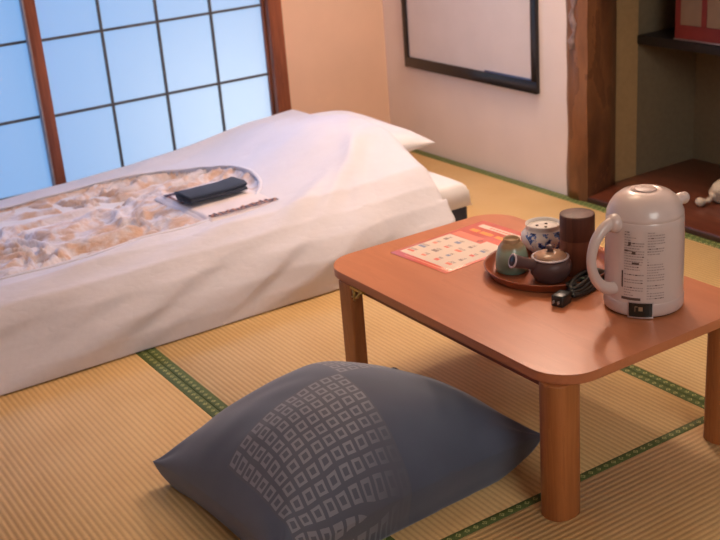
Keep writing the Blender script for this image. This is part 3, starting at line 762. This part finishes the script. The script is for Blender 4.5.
# plug
mt_ = Matrix.Translation(A0+Vector((0, 0, 0.013))) @ Matrix.Rotation(math.atan2(cdir.y, cdir.x), 4, 'Z')
MB().box(-0.020, 0.020, -0.015, 0.015, -0.013, 0.013, 0.004, mat=mt_).box(0.014, 0.034, -0.007, 0.007, -0.007, 0.007, 0.003, mat=mt_).build('plug', M['cord'], pc)
b = MB()
for s_ in (-1, 1): b.box(-0.027, -0.015, s_*0.006-0.001, s_*0.006+0.001, -0.003, 0.003, mat=mt_)
b.build('prongs', M['silver'], pc)
for k in range(7):                                # loops of the bundle
    pts = []; L = 0.075-0.004*k; off = A0+cdir*0.105+Vector((0, 0, 0.007+0.0055*(k % 4)))+cs*(0.004*(k-3))
    for j in range(28):
        a = 2*PI*j/28; wob_ = 0.002*math.sin(3*a+k)
        pts.append(off+cdir*(L*math.cos(a))+cs*((0.010+wob_+0.001*k)*math.sin(a))+Vector((0, 0, max(-0.003, 0.004*math.cos(2*a+k)))))
    MB().tube(pts, 0.0050, 8, closed=True).build('cord_loop', M['cord'], pc)
MB().tube([A0+cdir*0.03+Vector((0, 0, .013)), A0+cdir*0.055+Vector((0, 0, .014)), A0+cdir*0.09+Vector((0, 0, .016))], 0.0036, 8).build('lead', M['cord'], pc)
b = MB(); tc = A0+cdir*0.10+Vector((0, 0, 0.013))
b.tube([tc+cs*(0.018*math.cos(a*PI/8))+Vector((0, 0, 0.011*math.sin(a*PI/8))) for a in range(16)], 0.0025, 8, closed=True)
b.build('cord_tie', M['cord_fleck'], pc)

# ------------------------------------------------------------------ zabuton cushion
zb = empty('floor_cushion', (1.045, 1.835, 0), 'plump blue-grey floor cushion with woven squares lying in front of the table', 'cushion')
ZC = {'L': (-0.335, 0.235, 0.060), 'B': (0.305, 0.232, 0.070), 'R': (0.347, -0.262, 0.088), 'F': (-0.315, -0.300, 0.088)}
def cushion(sgn):
    def g(a, c):
        u = math.sin((a*2-1)*PI/2); v = math.sin((c*2-1)*PI/2)
        k = 0.055
        uu = u*(1-(k if u < 0 else 0.12)*(1-v*v)*abs(u)); vv = v*(1-(k if v < 0 else 0.07)*(1-u*u)*abs(v))
        s_, t_ = (uu+1)/2, (vv+1)/2
        L, B_, R_, F_ = (Vector(ZC[q]) for q in 'LBRF')
        p_ = (F_*(1-s_)+R_*s_)*(1-t_)+(L*(1-s_)+B_*s_)*t_
        e = max(0, (1-abs(u)**2.4)*(1-abs(v)**2.4))
        h = 0.184*e**0.66*(1-0.50*sst(0.0, 1.0, u)*sst(-0.8, 0.6, v)) if sgn > 0 else 0.16*e**0.22
        n_ = noise.noise(Vector((p_.x*6, p_.y*6, sgn)))*0.010+noise.noise(Vector((p_.x*15+p_.y*9, p_.y*14, sgn)))*0.003
        # radiating gathers near the corners
        cr = max(0, abs(u)*abs(v)-0.45); ang = math.atan2(1-abs(v), 1-abs(u)+1e-5)
        n_ += cr*0.012*math.sin(ang*9)
        z_ = p_.z+sgn*(h+n_*min(1, h/0.03))
        if sgn < 0 and z_ < 0.004: z_ = 0.004+(z_-0.004)*0.01
        if sgn < 0:                                  # the seam turns over a steep near side
            p_.x *= 1-0.05*min(1, h/0.06); p_.y *= 1-0.05*min(1, h/0.06)
        return Vector((p_.x, p_.y, z_))
    return g
zm = MB(); zm.grid(110, 90, cushion(1)); zm.grid(110, 90, cushion(-1))
bmesh.ops.remove_doubles(zm.bm, verts=zm.bm.verts, dist=0.0003)
zo = zm.build('cushion_cover', M['zabuton'], zb)
zo.rotation_euler = (0, 0, 0)
b = MB(); cpt = Vector((0.296, 0.222, 0.072))
for k in range(7):
    a = -0.9+k*0.3+0.8; b.tube([cpt, cpt+Vector((0.007*math.cos(a), 0.007*math.sin(a), 0.003)), cpt+Vector((0.014*math.cos(a), 0.014*math.sin(a), -0.004))], 0.003, 6)
b.ball(cpt, 0.006)
b.build('corner_tassel', M['obi'], zb)

# ------------------------------------------------------------------ alcove things
sf = MB().box(3.015, 3.335, 1.6, 2.876, 0.512, 0.545, 0.004).build('alcove_shelf', M['shelf'], origin=(3.17, 2.2, 0.512))
tag(sf, 'dark wooden shelf fixed across the alcove above the bare floorboard', 'shelf')
bx = empty('paper_box', (3.16, 2.54, 0.545), 'pale box edged with red bands standing on the alcove shelf', 'box')
MB().box(-0.13, 0.16, -0.24, 0.165, 0.006, 0.34, 0.003).build('box_body', M['washi'], bx)
b = MB(); b.box(-0.134, 0.164, -0.244, 0.169, 0.004, 0.052, 0.001)
for y in (-0.244, 0.035, 0.149): b.box(-0.134, -0.129, y, y+0.020, 0.052, 0.34)
b.box(-0.134, 0.164, 0.164, 0.169, 0.30, 0.34); b.box(-0.134, 0.164, -0.244, 0.169, 0.33, 0.345)
b.build('red_bands', M['red_band'], bx)
MB().box(-0.137, 0.167, -0.247, 0.172, 0.0, 0.005, 0.001).build('bottom_rim', M['silver'], bx)

rp = empty('cloth_bundle', (2.962, 2.448, 0.018), 'off-white cloth bundle with a knotted cord lying on the alcove floor', 'cloth bundle')
b = MB()
def bund(u, v):
    a = u*2*PI; ph = (v-.5)*PI; r_ = 0.052*(1+0.25*noise.noise(Vector((math.cos(a)*2, math.sin(a)*2, v*4))))
    return Vector((0.058+r_*1.3*math.cos(ph)*math.cos(a), -0.008+r_*1.1*math.cos(ph)*math.sin(a), max(0.0, 0.038+r_*0.85*math.sin(ph))))
b.grid(36, 24, bund); bmesh.ops.remove_doubles(b.bm, verts=b.bm.verts, dist=0.0004); b.build('bundle', M['rope'], rp)
sp = smooth_path([Vector((0.02, 0.0, 0.036)), Vector((0.0, 0.006, 0.030)), Vector((-0.018, 0.012, 0.018)), Vector((-0.034, 0.020, 0.014)), Vector((-0.048, 0.022, 0.016))], 5)
MB().tube(sp, [0.008+0.002*math.sin(i*1.3) for i in range(len(sp))], 10).build('knotted_cord', M['rope'], rp)
MB().ball((-0.055, 0.022, 0.016), 0.015, sc=(1, 1.1, 1)).build('knot', M['rope'], rp); MB().ball((-0.006, 0.008, 0.030), 0.013).build('knot', M['rope'], rp)
